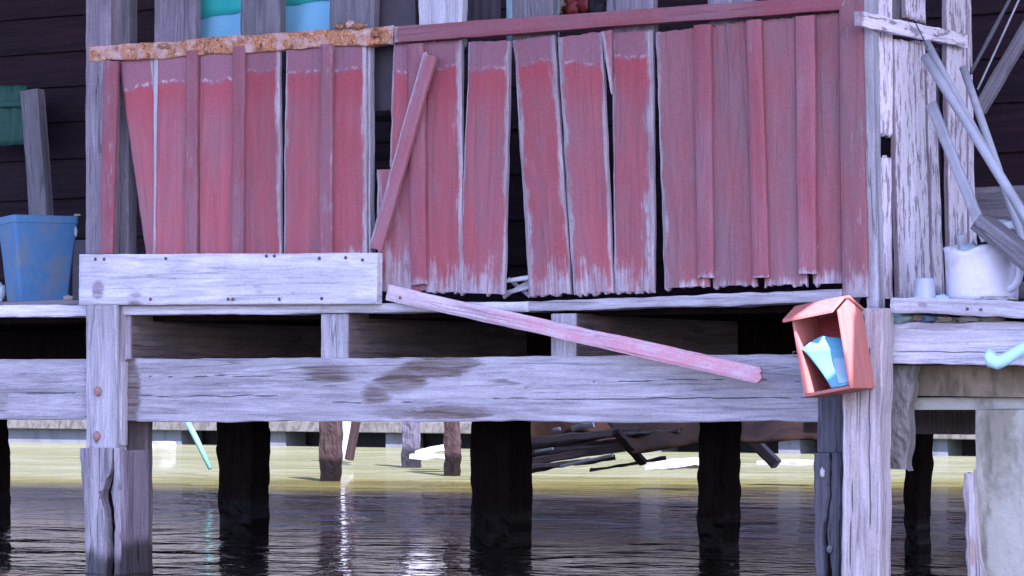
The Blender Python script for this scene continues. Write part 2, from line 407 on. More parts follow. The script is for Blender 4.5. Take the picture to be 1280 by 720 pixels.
def box(name, lo, hi, mat, parent=None, bev=.006, wet=None, cuts=0, jit=0.0):
    lo, hi = Vector(lo), Vector(hi); c = (lo + hi) / 2; s = hi - lo
    bm = bmesh.new(); bmesh.ops.create_cube(bm, size=1)
    for v in bm.verts: v.co = Vector((v.co.x * s.x, v.co.y * s.y, v.co.z * s.z))
    if cuts: bmesh.ops.subdivide_edges(bm, edges=bm.edges, cuts=cuts, use_grid_fill=True)
    if jit:
        for v in bm.verts: v.co += mnoise.noise_vector((v.co + c) * 9) * jit + mnoise.noise_vector((v.co + c) * 31) * jit * .35
    elif bev: bmesh.ops.bevel(bm, geom=bm.edges, offset=bev, segments=2, affect='EDGES', profile=.6)
    me = bpy.data.meshes.new(name); bm.to_mesh(me); bm.free()
    if wet is not None:
        a = me.attributes.new('wet', 'FLOAT', 'POINT')
        a.data.foreach_set('value', [max(0, min(1, (wet - (v.co.z + c.z)) / .12 + .5)) for v in me.vertices])
    return link(name, me, mat, Matrix.Translation(c), parent)

def blob(name, c, r, mat, parent=None, jit=.35, seed=0, freq=2.5, sub=3):
    bm = bmesh.new(); bmesh.ops.create_icosphere(bm, subdivisions=sub, radius=1)
    for v in bm.verts:
        k = 1 + jit * mnoise.noise(v.co * freq + Vector((seed * 3.1, seed, 0)))
        v.co = Vector((v.co.x * r[0] * k, v.co.y * r[1] * k, v.co.z * r[2] * k))
    for f in bm.faces: f.smooth = True
    me = bpy.data.meshes.new(name); bm.to_mesh(me); bm.free()
    return link(name, me, mat, Matrix.Translation(Vector(c)), parent)

def nails(parent, spots, Y, mat=None, r=.005, name='nail'):
    for (x, y) in spots:
        blob(name, P(x, y, Y), (r, r * .5, r), mat or M['nail'], parent, .15, sub=2)

def sheet(name, rows, mat, parent=None, th=.004):     # a bent thin sheet through rows of world points
    o = Vector(rows[0][0]); bm = bmesh.new()
    vs = [[bm.verts.new(Vector(p) - o) for p in row] for row in rows]
    for a, b in zip(vs, vs[1:]):
        for i in range(len(a) - 1): f = bm.faces.new((a[i], a[i + 1], b[i + 1], b[i])); f.smooth = True
    bmesh.ops.recalc_face_normals(bm, faces=bm.faces)
    bmesh.ops.solidify(bm, geom=bm.faces[:], thickness=th)
    me = bpy.data.meshes.new(name); bm.to_mesh(me); bm.free()
    return link(name, me, mat, Matrix.Translation(o), parent)

# ------------------------------------------------------------------ the setting
def plane(name, x0, x1, y0, y1, z, mat):
    me = bpy.data.meshes.new(name); me.from_pydata([(x0, y0, z), (x1, y0, z), (x1, y1, z), (x0, y1, z)], [], [(0, 1, 2, 3)])
    return link(name, me, mat)
tag(plane('water', -900, 900, -900, 900, 0, M['water']), kind='structure')

YB = 15.7
tag(plane('ground', -900, 900, YB + 1.6, 900, .24, M['ground']), kind='structure')
bk = empty('bank_wall', (-9, YB, 0), 'low grey concrete bank wall with dark openings across the water', 'wall')
box('coping', (-40, YB - .06, .155), (30, YB + 1.7, .27), M['gravel'], bk, bev=.01)
box('back_wall', (-40, YB + .5, -.3), (30, YB + .8, .15), M['bankdark'], bk, bev=0)
xa = P(225, 550, YB).x
box('solid_face', (-40, YB + .0, -.3), (P(8, 550, YB).x - .9, YB + .4, .153), M['bank'], bk, bev=0)
box('solid_face', (P(8, 550, YB).x - .6, YB + .02, -.3), (xa, YB + .4, .153), M['bank'], bk, bev=0)
for k in range(12):
    x = P(334, 550, YB).x + (k) * 1.48
    box('pillar', (x, YB + .02, -.3), (x + .22, YB + .4, .153), M['bank'], bk, bev=0)

def far_house(x0, x1, h, m_, label):
    r = empty('far_house', ((x0 + x1) / 2, YB + 4, .24), label, 'house')
    box('wall', (x0, YB + 4, .2), (x1, YB + 10, h), m_, r, bev=0)
    bm = bmesh.new(); pr = [(YB + 3.2, h - .1), (YB + 7, h + 2.2), (YB + 10.8, h - .1), (YB + 10.8, h - .25), (YB + 7, h + 2.05), (YB + 3.2, h - .25)]
    e = [[bm.verts.new((x, y, z)) for y, z in pr] for x in (x0 - .6, x1 + .6)]
    for q in range(6): bm.faces.new((e[0][q], e[0][(q + 1) % 6], e[1][(q + 1) % 6], e[1][q]))
    bm.faces.new(e[0]); bm.faces.new(e[1][::-1]); bmesh.ops.recalc_face_normals(bm, faces=bm.faces)
    me = bpy.data.meshes.new('unseen_roof'); bm.to_mesh(me); bm.free(); link('unseen_roof', me, M['unseen_roof'], None, r)
    x = x0 + 1
    while x < x1 - 1.5:
        w_ = box('window', (x, YB + 3.96, 1.4), (x + .9, YB + 3.99, 2.5), M['bankdark'], r, bev=0); x += 3.1
far_house(-60, -15.9, 10.5, M['farwall'], 'long grey house on the bank across the water, nearer the left')
far_house(-15.4, 14, 11.0, M['farbrown'], 'long dark brown house on the bank across the water, nearer the right')

# ------------------------------------------------------------------ the stilt house itself: dark walls behind, floor and unseen roof
SUN = Vector((.55, -.45, .70)).normalized()
ROOFZ = 3.6
hs = empty('stilt_house', (0, 1.6, .9), 'dark timber house on stilts with brown horizontal siding behind the red porch wall', 'house')
def siding(name, x0, x1, Y, z0, z1, pitch=.165):
    bm = bmesh.new(); z = z0; k = 0
    while z < z1:
        h = pitch * (1 + .08 * math.sin(k * 7.1))
        pts = [(Y - .026, z), (Y - .004, z + h + .006), (Y + .02, z + h + .006), (Y + .02, z)]
        n_ = 24; ring = []
        for i in range(n_ + 1):
            x = x0 + (x1 - x0) * i / n_; dz = .006 * mnoise.noise(Vector((x * 1.3, k * 5.0, 0))); dy = .006 * mnoise.noise(Vector((x * 1.7, k * 9.0, 3)))
            ring.append([bm.verts.new((x, p[0] + dy, p[1] + dz - .9)) for p in pts])
        for a, b in zip(ring, ring[1:]):
            for q in range(4): bm.faces.new((a[q], a[(q + 1) % 4], b[(q + 1) % 4], b[q]))
        bm.faces.new(ring[0]); bm.faces.new(ring[-1][::-1])
        z += h; k += 1
    bmesh.ops.recalc_face_normals(bm, faces=bm.faces)
    me = bpy.data.meshes.new(name); bm.to_mesh(me); bm.free()
    # grain runs along local Z in the wood materials: turn the mesh so that its local Z is the wall's X
    R = Matrix.Rotation(math.radians(90), 4, 'Y'); me.transform(R.inverted())
    return link(name, me, M['siding'], Matrix.Translation((0, 0, .9)) @ R, hs)
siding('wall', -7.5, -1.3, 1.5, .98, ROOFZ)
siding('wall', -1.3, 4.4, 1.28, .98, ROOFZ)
box('floor', (-7.5, .12, .915), (1.42, 3.4, .955), M['dark'], hs, bev=0)
box('floor', (1.42, .55, .80), (4.4, 3.4, .86), M['dark'], hs, bev=0)
box('backing_beam', (-7.5, 1.25, .60), (1.3, 1.35, .912), M['dark'], hs, bev=0)  # dark board added behind the joist gaps to give the under-deck shade
box('backing_beam', (-7.5, 3.2, .52), (4.4, 3.3, .90), M['dark'], hs, bev=0)
box('backing_beam', (.35, 1.6, .50), (4.4, 1.75, .79), M['brown'], hs, bev=0)

# added unseen canopy: shades the facade, hole shaped for the mailbox sun patch
hole_lit = []
def unseen_roof(hole):
    bm = bmesh.new()
    outer = [(-8, -2.5), (5.5, -2.5), (5.5, 3.5), (-8, 3.5)]
    es = []
    for loop in (outer, hole):
        vs = [bm.verts.new((x, y, 0)) for x, y in loop]
        es += [bm.edges.new((vs[i], vs[(i + 1) % len(vs)])) for i in range(len(vs))]
    bmesh.ops.triangle_fill(bm, use_beauty=True, use_dissolve=False, edges=es, normal=(0, 0, 1))
    r = bmesh.ops.extrude_face_region(bm, geom=bm.faces[:])
    for v in [g for g in r['geom'] if isinstance(g, bmesh.types.BMVert)]: v.co.z += .02
    bmesh.ops.recalc_face_normals(bm, faces=bm.faces)
    me = bpy.data.meshes.new('unseen_roof'); bm.to_mesh(me); bm.free()
    return link('unseen_roof', me, M['unseen_roof'], Matrix.Translation((0, 0, ROOFZ)), hs)
def to_roof(p):
    t = (ROOFZ - p.z) / SUN.z; q = p + SUN * t; return (q.x, q.y)

# ------------------------------------------------------------------ the red porch wall
pw = empty('porch_wall', P(600, 378, 0), 'weathered red plank porch wall with gaps between its leaning boards', 'wall')
def plank(top, bot, Y=0.0, mat='red', **kw):
    d = dict(parent=pw, jag0=.004, jag1=.016, rag=.0016, b1=.05, fade=(mat == 'red'), bow=.003, round_=.004)
    d.update(kw); return vb('plank', top, bot, Y, .017, M[mat], **d)
def batten(top, bot, Y=-.017, mat='red_strip', **kw):
    d = dict(parent=pw, jag0=.002, jag1=.004, rag=.001, b1=.02, bow=.002, round_=.003)
    d.update(kw); return vb('batten', top, bot, Y, .015, M[mat], **d)
plank((148, 190, 70), (184, 208, 330), .012, b1=.03, br=.012, skew0=-.01)
plank((192, 199, 66), (190, 197, 330), .004, 'grey', nu=5)
plank((196, 238, 62), (193, 237, 330), 0, b1=.02)
batten((232, 246, 62), (229, 245, 330), mat='red_strip', base=.22)
plank((248, 295, 60), (247, 292, 330), .003, b1=.02)
batten((290, 305, 57), (288, 303, 330), base=.18)
plank((305, 349, 58), (303, 351, 330), .002, br=.012, b1=.03)
plank((357, 404, 55), (355, 403, 330), 0, bl=.008, b1=.04)
batten((400, 415, 54), (397, 414, 330), base=.3)
plank((414, 457, 52), (414, 459, 330), .004, br=.010, b1=.07)
vb('stud', (455, 462, 52), (458, 463, 330), .02, .03, M['grey'], parent=pw)
plank((491, 513, 53), (486, 513, 214), .003, rag=.004, chunk=.006, bl=.008, base=.15, b1=.0, fade=True, jag1=.03, skew1=.05)
plank((470, 514, 206), (471, 513, 368), .006, rag=.004, bl=.012, base=.28, b1=.12, jag0=.045, skew0=-.05, fade=False)
plank((506, 534, 52), (514, 532, 368), .001, b1=.04)
batten((509, 528, 54), (513, 532, 357), base=.05)
plank((532, 577, 50), (532, 578, 370), .003, br=.016, b1=.1, jag1=.02)
plank((585, 637, 50), (572, 629, 372), -.004, bl=.004, br=.010, b1=.11, jag1=.028)
plank((641, 692, 46), (661, 714, 373), -.002, bl=.022, br=.012, b1=.1)
plank((697, 752, 42), (717, 766, 371), -.003, bl=.014, br=.008, b1=.1, jag1=.012)
board('batten', P(757, 38, -.014), P(764, 118, -.014), .042, .004, .014, M['red_strip'], parent=pw, bl=.012)
plank((764, 814, 38), (768, 818, 369), .001, bl=.010, br=.020, b1=.09, jag1=.012)
plank((819, 876, 36), (830, 886, 364), -.002, 'red_far', bl=.014, b1=.05, jag1=.018)
batten((867, 888, 30), (872, 891, 348), base=.05)
plank((886, 938, 28), (890, 946, 362), .002, 'red_far', b1=.05, jag1=.02)
batten((932, 951, 24), (940, 960, 348), base=.08)
plank((949, 1000, 22), (955, 1008, 361), .002, 'red_far', b1=.05, jag1=.016)
batten((994, 1018, 19), (998, 1019, 343), Y=-.02, base=.02)
plank((1015, 1052, 16), (1015, 1055, 360), .002, 'red_far', b1=.06, jag1=.022, stains=((.7, .5, .02, .25, .8),))
vb('corner_board', (1048, 1076, -40), (1053, 1085, 372), -.024, .03, M['red_far'], parent=pw, rag=.0015, b1=.14, base=.12)
hb('top_rail', 492, (33, 53), 1056, (-7, 11), -.028, .045, M['red_strip'], parent=pw, base=.0, b0=.015, b1=.004, rag=.001, skew1=.02)
hb('rotten_rail', 109, (57, 79), 494, (32, 53), -.012, .05, M['rotten'], parent=pw, rag=.003, lump=.006, chunk=.008, step_=.006, nu=14, jag0=.01, jag1=.02)
for k, (x, y) in enumerate([(425, 33), (437, 30), (449, 33), (470, 42), (205, 57)]):
    blob('rotten_lump', P(x, y, -.018), (.016 + .005 * (k % 3), .010, .009 + .003 * (k % 2)), M['rotten'], pw, 1.1, k, 4.0)
vb('corner_post', (107, 140, -40), (107, 136, 318), -.004, .07, M['mid'], parent=pw, rag=.002, seed=5)
vb('batten', (129, 146, 76), (124, 140, 318), -.020, .015, M['red_strip'], parent=pw, base=.22, rag=.002)
vb('stud', (141, 161, -40), (140, 160, 330), .055, .05, M['greyd'], parent=pw)
for (x0, x1, m_) in ((192, 244, 'mid'), (300, 350, 'greyd'), (410, 466, 'greyd'), (522, 577, 'pale'), (640, 691, 'greyd'), (757, 816, 'mid'), (884, 940, 'mid')):
    vb('upright', (x0, x1, -40), (x0, x1, 60), .030, .035, M[m_], parent=pw, rag=.002, seed=x0)
vb('inner_panel', (462, 518, -40), (462, 518, 138), .10, .015, M['greycloth'], parent=pw)

# what can be seen through the openings above the rail and the gaps
tc = empty('cloth', P(325, 30, .2), 'bright teal cloth with pale blue hem hanging behind the porch rail', 'cloth')
def hang(name, x0, x1, ytop, ybot, Y, mat, parent, amp=.006, nx=26, nz=8):
    rows = []
    for j in range(nz + 1):
        row = []
        for i in range(nx + 1):
            p = P(x0 + (x1 - x0) * i / nx, 0, Y); a = P(x0, ytop[0] + (ytop[1] - ytop[0]) * i / nx, Y).z; b = P(x0, ybot[0] + (ybot[1] - ybot[0]) * i / nx, Y).z
            p.z = a + (b - a) * j / nz; p.y += amp * math.sin(i * 1.1 + .25 * j); row.append(p)
        rows.append(row)
    return sheet(name, rows, mat, parent, .002)
hang('upper_cloth', 238, 420, (-60, -70), (25, 14), .16, M['teal'], tc)
hang('hem', 238, 420, (25, 14), (66, 56), .157, M['skyblue'], tc)
pc = hang('curtain', 632, 700, (-60, -60), (60, 58), .14, M['palecloth'], None)
tag(pc, 'pale grey-green cloth showing above the middle of the red rail', 'cloth')
gp = hang('screen', 576, 626, (-60, -60), (48, 44), .20, M['greycloth'], None, .004); tag(gp, 'dull grey screen in the opening right of the pale blue upright', 'screen')
for k, (x, y, m_) in enumerate([(700, 4, 'trash'), (716, 8, 'mailred'), (732, 3, 'mailred'), (745, 12, 'black')]):
    o = blob('bundle', P(x, y, .30), (.035, .03, .04), M[m_], None, .6, k)
    tag(o, ['tan bundle in the dark opening above the red rail', 'small dark red bundle beside the tan one above the rail', 'red bundle nearest the pinkish upright above the rail', 'black bundle low in the opening above the rail'][k], 'bundle')
cr = empty('crate', P(476, 190, .45), 'black slatted crate seen through the gap in the red planks', 'crate')
for k in range(6):
    a, b = P(440, 150 + 24 * k, .45), P(520, 150 + 24 * k, .45)
    box('slat', (a.x, .45, a.z - .012), (b.x + .05, .462, a.z + .012), M['greycloth'] if k % 2 else M['black'], cr, bev=.002)
for k, (x0, y0, x1, y1) in enumerate([(630, 352, 668, 346), (632, 366, 664, 358), (628, 372, 660, 352), (634, 348, 662, 371)]):
    o = db('stick', (x0, y0), (x1, y1), 5, .05 + .014 * k, .008, M['pale'], nu=4); o.name = 'stick'
    tag(o, 'pale splinter of wood lying in the gap between red planks', 'stick', 'splinters in the plank gap')

# loose boards on the facade
o = db('loose_board', (537, 66), (468, 312), 19, -.045, .016, M['red_strip'], base=.05, bl=.008, jag0=.006, jag1=.004)
tag(o, 'red batten leaning diagonally across the gap in the planks', 'board')
o = db('loose_board', (482, 365), (952, 470), 19, -.085, .018, M['pink'], Y1=-.13, w1=19, base=.36, jag0=.004, jag1=.014, b0=.75, b1=.0, bow=-.006)
tag(o, 'long faded pink board hanging down across the grey beam', 'board')
nails(o, [(500, 372), (628, 392)], -.094)
wp = hb('kick_board', 98, (318, 381), 471, (316, 380), -.075, .035, M['pale'], rag=.0008, nu=40, cracks=((.3, .12, .2, .03, .0025), (.55, .5, .6, .05, .0018)), stains=((.3, .07, .25, .03, .9), (.1, .20, .25, .04, .8), (.35, .62, .2, .03, .5)), jag0=.001, jag1=.001)
tag(wp, 'wide pale board nailed across the bottom of the red planks', 'board')
nails(wp, [(119, 324), (130, 324), (207, 323), (285, 374), (291, 374), (333, 320), (343, 320), (349, 374), (399, 323), (402, 373), (432, 322), (453, 325), (188, 374)], -.078, r=.006)

# ------------------------------------------------------------------ deck edge, joists, beams
dk = empty('porch_deck', P(600, 388, 0), 'grey board deck edge under the red plank wall on short joists', 'deck')
hb('deck_board', 135, (382, 394), 660, (376.5, 389), -.035, .16, M['pale'], parent=dk, rag=.0015, nu=6, bow=.0)
hb('deck_board', 640, (378, 389.5), 1052, (361, 377), -.030, .16, M['grey'], parent=dk, rag=.002, nu=6, bow=.0)
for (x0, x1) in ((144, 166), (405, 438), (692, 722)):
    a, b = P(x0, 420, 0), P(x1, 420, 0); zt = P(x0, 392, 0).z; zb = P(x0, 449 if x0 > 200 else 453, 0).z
    board('joist', Vector((b.x, -.008, (zt + zb) / 2)), Vector((b.x, 1.24, (zt + zb) / 2)), zt - zb, zt - zb, b.x - a.x, M['brown'], n=(1, 0, 0), parent=dk, rag=.001, bow=0, nu=8)  # dark brown sides; each front end gets a separate paler cap
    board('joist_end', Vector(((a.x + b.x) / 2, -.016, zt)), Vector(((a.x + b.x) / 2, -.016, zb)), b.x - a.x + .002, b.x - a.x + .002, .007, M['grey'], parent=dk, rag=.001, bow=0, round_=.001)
ld = empty('side_deck', P(50, 388, 0), 'weathered deck edge under the blue bin left of the porch', 'deck')
hb('deck_board', -60, (384, 396), 108, (381.5, 395), -.03, .95, M['pale'], parent=ld, rag=.003, nu=6, bow=0)
hb('mat', -40, (378, 384), 99, (375, 381), .02, .6, M['greyd'], parent=ld, rag=.002, nu=4, bow=0)

mb = hb('support_beam', 148, (449, 527), 1036, (443, 527), -.02, .10, M['grey'], rag=.0022, seed=11, bow=.0, nu=60, step_=.012, jag1=.004, cracks=((.40, .02, .30, .05, .0035), (.36, .55, .99, .05, .0035), (.62, .70, .97, .05, .002), (.30, .30, .5, .04, .002), (.72, .05, .3, .05, .002)),
        stains=((.86, .50, .22, .07, 1.0), (.62, .435, .25, .045, .9), (.42, .40, .22, .03, .75), (.14, .47, .17, .11, .85), (.80, .33, .22, .05, .6), (.5, .02, .9, .018, .9), (.70, .62, .3, .03, .4)))
tag(mb, 'thick grey main beam under the red wall, stained brown near its middle', 'beam')
lb = hb('support_beam', -120, (450, 525), 108, (449, 525), -.012, .10, M['grey'], rag=.0015, seed=23, bow=0, nu=50, cracks=((.45, .2, .95, .04, .003),), stains=((.3, .55, .3, .06, .5),))
tag(lb, 'grey beam end left of the bolted front post', 'beam')
rb = hb('support_beam', 1098, (404, 455), 1400, (402, 456), -.01, .10, M['pale'], rag=.003, seed=31, bow=0, nu=40, cracks=((.30, .0, .7, .05, .003),), stains=((.9, .25, .2, .2, .8), (.2, .5, .2, .05, .5)))
tag(rb, 'pale beam under the right deck behind the light blue pipe', 'beam')

# ------------------------------------------------------------------ piles and posts
pl = empty('front_post', P(125, 715, -.08), 'cracked grey front pile with a bolted upper timber, left of the main beam', 'post')
vb('upper_timber', (107, 145, 381), (107, 145, 563), -.075, .06, M['grey'], parent=pl, rag=.0012, seed=3, stains=((.45, .62, .25, .05, .8), (.35, .93, .25, .05, .8)))
vb('back_timber', (139, 152, 452), (139, 152, 557), -.055, .035, M['grey'], parent=pl, rag=.001)
for (x, y) in ((122, 489), (121, 545)): blob('bolt', P(x, y, -.078), (.015, .010, .017), M['bolt'], pl, .3)
def split_pile(name, parent, x0, x1, ytop, ybot, Y, th, mat, crack, wet, wmax=.02):
    """square pile whose front is torn open by a tapering crack: two leaves and a core"""
    pass
a = P(100, 558, -.085); b = P(151, 558, -.085); zb = -.5
W = b.x - a.x
def leaf(pts_l, pts_r, Y, th, name, parent, mat, wet):
    """solid whose left and right outlines are polylines (px,py) on plane Y; goes down to the water bed"""
    n_ = 60; me = bpy.data.meshes.new(name)
    def at(pts, y):
        if y <= pts[0][1]: return pts[0][0]
        for (xa, ya), (xb, yb) in zip(pts, pts[1:]):
            if y <= yb: return xa + (xb - xa) * (y - ya) / (yb - ya)
        return pts[-1][0]
    y0, y1 = pts_l[0][1], 860.0; nu = 8; vs = []; K = (nu + 1) * (n_ + 1)
    o = P(pts_l[0][0], y0, Y)
    for s in (0, 1):
        for j in range(n_ + 1):
            y = y0 + (y1 - y0) * j / n_; xl, xr = at(pts_l, y), at(pts_r, y)
            xl += 1.6 * mnoise.noise(Vector((1, y * .09, xl * .01))); xr += 1.6 * mnoise.noise(Vector((9, y * .09, xr * .01)))
            for i in range(nu + 1):
                p = P(xl + (xr - xl) * i / nu, y, Y) - o
                if s == 0:
                    p.y += (.007 if i in (0, nu) else .0) + .005 * mnoise.noise(Vector((p.x * 30, p.z * 6, 0)))
                else: p.y += th
                vs.append(p)
    fs = []; id_ = lambda i, j: j * (nu + 1) + i
    for j in range(n_):
        for i in range(nu):
            q = (id_(i, j), id_(i + 1, j), id_(i + 1, j + 1), id_(i, j + 1)); fs.append(q); fs.append(tuple(k + K for k in q[::-1]))
        for i in (0, nu): fs.append((id_(i, j), id_(i, j + 1), id_(i, j + 1) + K, id_(i, j) + K))
    for i in range(nu):
        for j in (0, n_): fs.append((id_(i, j), id_(i + 1, j), id_(i + 1, j) + K, id_(i, j) + K))
    me.from_pydata(vs, [], fs)
    at_ = me.attributes.new('wet', 'FLOAT', 'POINT'); at_.data.foreach_set('value', [max(0, min(1, (wet - (v[2] + o.z)) / .14 + .5)) for v in vs])
    bm = bmesh.new(); bm.from_mesh(me); bmesh.ops.recalc_face_normals(bm, faces=bm.faces); bm.to_mesh(me); bm.free()
    return link(name, me, mat, Matrix.Translation(o), parent)
leaf([(98, 560), (104, 640), (106, 720)], [(140, 560), (138, 588), (130, 600), (125, 618), (129, 640), (131, 665), (132, 690), (131, 720)], -.085, .045, 'split_side', pl, M['pile'], .07)
leaf([(142, 560), (142, 598), (136, 614), (141, 632), (144, 660), (141, 690), (143, 720)], [(149, 560), (149, 640), (149, 720)], -.085, .045, 'split_side', pl, M['pile'], .07)
box('core', (a.x + .02, -.036, -.5), (b.x - .02, .075, P(100, 568, -.04).z), M['dark'], pl, bev=.004, wet=.1)  # near-black core put behind the split as the crack's shade
board('rear_pile', Vector((b.x - .085, .07, .58)), Vector((b.x - .085, .07, -.5)), .17, .17, .03, M['brown'], parent=pl, rag=.002, wet=.10, bow=0)
board('side_face', Vector((b.x + .010, .0, P(150, 562, 0).z)), Vector((b.x + .010, .0, -.5)), .150, .150, .018, M['mid'], n=(1, 0, 0), parent=pl, rag=.002, wet=.12, bow=0, cracks=((.5, .1, .6, .1, .004),))

rp = empty('front_post', P(1075, 720, -.12), 'pale front post carrying the salmon mailbox at the right porch corner', 'post')
vb('timber', (1052, 1103, 385), (1053, 1098, 780), -.12, .09, M['warm'], parent=rp, rag=.0025, seed=8, bow=0, nu=30, cracks=((.72, .12, .75, .10, .004), (.25, .45, .98, .08, .003), (.5, .02, .25, .06, .0025)), stains=((.3, .55, .3, .2, .55), (.7, .8, .2, .12, .55), (.2, .3, .2, .08, .6)))
pd = empty('front_post', P(1033, 720, -.03), 'dark split grey post just left of the mailbox post', 'post')
vb('upper_timber', (1021, 1052, 494), (1021, 1052, 566), -.03, .09, M['charred'], parent=pd, rag=.002)
leaf([(1016, 566), (1017, 640), (1018, 720)], [(1036, 566), (1036, 620), (1028, 668), (1030, 690), (1031, 720)], -.045, .09, 'split_side', pd, M['charred'], .08)
leaf([(1038, 566), (1038, 620), (1032, 664), (1036, 690), (1040, 720)], [(1052, 566), (1051, 640), (1049, 720)], -.045, .09, 'split_side', pd, M['charred'], .08)
leaf([(1020, 568), (1020, 720)], [(1049, 568), (1049, 720)], -.02, .10, 'core', pd, M['dark'], .1)
fu = blob('fungus', P(1028, 591, -.048), (.008, .006, .015), M['shell'], None, .6, 2); tag(fu, 'small white fungus on the dark split post', 'fungus')
fu = blob('fungus', P(1037, 686, -.05), (.009, .006, .011), M['greyd'], None, .7, 5); tag(fu, 'grey fungus low in the cleft of the dark split post', 'fungus')

def under_post(x0, x1, Y, d, mat, label, ztop=.9, lean=0.0, group='piles under the house'):
    A = P(x0, 560, Y); B = P(x1, 560, Y); c = (A + B) / 2
    # visible width covers the front face and a slice of the right-hand side
    w = max(.03, (B.x - A.x) - d * .5 / .866)
    o = board('wooden_pile', Vector((A.x + w / 2, Y, ztop)), Vector((A.x + w / 2 + lean, Y, -.5)), w, w, d, mat, rag=.007, wet=.16, bow=.006, lump=.006, nu=10, step_=.02)
    return tag(o, label, 'post', group)
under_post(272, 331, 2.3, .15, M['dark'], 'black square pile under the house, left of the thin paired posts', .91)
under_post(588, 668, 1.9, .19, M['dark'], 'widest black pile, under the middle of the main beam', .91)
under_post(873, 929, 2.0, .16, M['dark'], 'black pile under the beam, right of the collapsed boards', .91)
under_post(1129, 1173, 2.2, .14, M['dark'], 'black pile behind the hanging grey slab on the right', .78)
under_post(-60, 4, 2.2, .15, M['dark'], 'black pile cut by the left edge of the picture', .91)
under_post(399, 427, 7.7, .08, M['heap'], 'thin dark post with pale left edge out on the yellow water', .8)
under_post(502, 525, 10.4, .08, M['charred'], 'thin grey post farthest out on the yellow water', .8)
under_post(555, 576, 9.0, .07, M['heap'], 'thin dark post beside the white foam block', .8, .0)
o = db('brace', (444, 520), (434, 575), 9, 10.8, .05, M['heap'], nu=4); tag(o, 'thin brown slanting brace in the yellow water', 'brace')
o = db('white_post', (430, 470), (431, 575), 24, 11.2, .06, M['foam'], w1=14, nu=5); tag(o, 'sunlit white post stump beside the slanting brown brace', 'post')  # white shape made wider and taller to throw a glint on the water
o = tube('pole', [P(228, 515, 8.2), P(246, 550, 8.2), P(263, 586, 8.2)], [.022, .022, .016], M['green_stick']); tag(o, 'green pole slanting into the yellow water', 'pole')

# ------------------------------------------------------------------ collapsed things beyond the house
def slab(px, py, Y, size, rot, mat, name, label, cat, group=None, seed=0, jit=.45):
    c = P(px, py, Y); bm = bmesh.new(); bmesh.ops.create_cube(bm, size=1)
    for v in bm.verts: v.co = Vector((v.co.x * size[0], v.co.y * size[1], v.co.z * size[2]))
    bmesh.ops.subdivide_edges(bm, edges=bm.edges, cuts=5, use_grid_fill=True)
    for v in bm.verts: v.co += mnoise.noise_vector(v.co * 7 + Vector((seed, 0, 0))) * min(size) * jit
    me = bpy.data.meshes.new(name); bm.to_mesh(me); bm.free()
    o = link(name, me, mat); o.location = c; o.rotation_euler = [math.radians(k) for k in rot]
    return tag(o, label, cat, group) if label else o
G = 'collapsed boards beyond the house'
HL = ['lowest fallen board of the heap, its left end in the water', 'second lowest fallen board of the dark heap', 'middle fallen board of the dark heap', 'fallen board just above the middle of the heap',
      'topmost fallen board, close under the main beam', 'thin brown lath rising gently to the right across the heap', 'broader brown plank across the upper heap', 'short brown plank low by the water next to the wide pile', 'thin brown lath near the top right of the heap', 'short fallen board low on the right of the heap', 'dark board slanting down to the right across the heap', 'thin lath crossing the upper heap']
for k, (p0, p1, w, Y) in enumerate([((640, 592), (772, 570), 6, 4.9), ((640, 581), (800, 556), 9, 5.1), ((642, 572), (812, 546), 8, 5.3), ((640, 560), (790, 533), 11, 5.5), ((640, 545), (800, 522), 12, 5.7),
                                    ((655, 566), (842, 552), 6, 5.0), ((640, 553), (800, 538), 9, 4.95), ((640, 586), (742, 576), 7, 4.85), ((850, 538), (690, 550), 5, 5.05),
                                    ((735, 587), (836, 572), 5, 5.0), ((768, 540), (806, 583), 10, 4.8), ((690, 556), (860, 528), 5, 5.2)]):
    o = db('fallen_board', p0, p1, w, Y, .03, M['brown'] if 5 <= k <= 8 or k == 1 else M['heap'], Y1=Y + .25, nu=6, rag=.004, jag0=.02, jag1=.03); tag(o, HL[k], 'board', G)
for k, (p0, p1, w) in enumerate([((668, 565), (690, 561), 3), ((700, 583), (765, 569), 3.5), ((713, 536), (741, 530), 7), ((690, 538), (699, 536), 4)]):
    o = db('splinter', p0, p1, w, 4.85, .02, M['foam'], nu=4)  # white strips laid on the heap as its glints
    tag(o, ['short pale sliver in the dark heap next to the wide pile', 'long pale lath lying low on the heap at the water', 'bright white scrap close under the beam', 'tiny white scrap left of the bright one'][k], 'scrap')
def tarp(name, quad, Y, mat, label, amp, dY=.5):
    rows = []; nx, nz = 18, 10
    for j in range(nz + 1):
        row = []
        for i in range(nx + 1):
            u, v = i / nx, j / nz
            x = (quad[0][0] * (1 - u) + quad[1][0] * u) * (1 - v) + (quad[3][0] * (1 - u) + quad[2][0] * u) * v
            y = (quad[0][1] * (1 - u) + quad[1][1] * u) * (1 - v) + (quad[3][1] * (1 - u) + quad[2][1] * u) * v
            y += amp * math.sin(u * 4.2 + v)
            row.append(P(x, y, Y - dY * v + .06 * math.sin(u * 9)))
        rows.append(row)
    o = sheet(name, rows, mat, None, .01); return tag(o, label, 'sheet')
tarp('sheet', [(640, 514), (800, 514), (790, 556), (640, 586)], 5.62, M['shade_sheet'], 'dark sagging sheet behind the heap of fallen boards', 1.5, dY=.02)  # added sheet: its dark colour stands for the shade under the floor
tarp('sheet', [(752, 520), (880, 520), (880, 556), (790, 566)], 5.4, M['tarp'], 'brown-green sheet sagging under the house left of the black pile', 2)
tarp('sheet', [(925, 520), (1022, 505), (1022, 556), (925, 548)], 5.2, M['tarp_rust'], 'rusty brown curved sheet right of the black pile', 5)
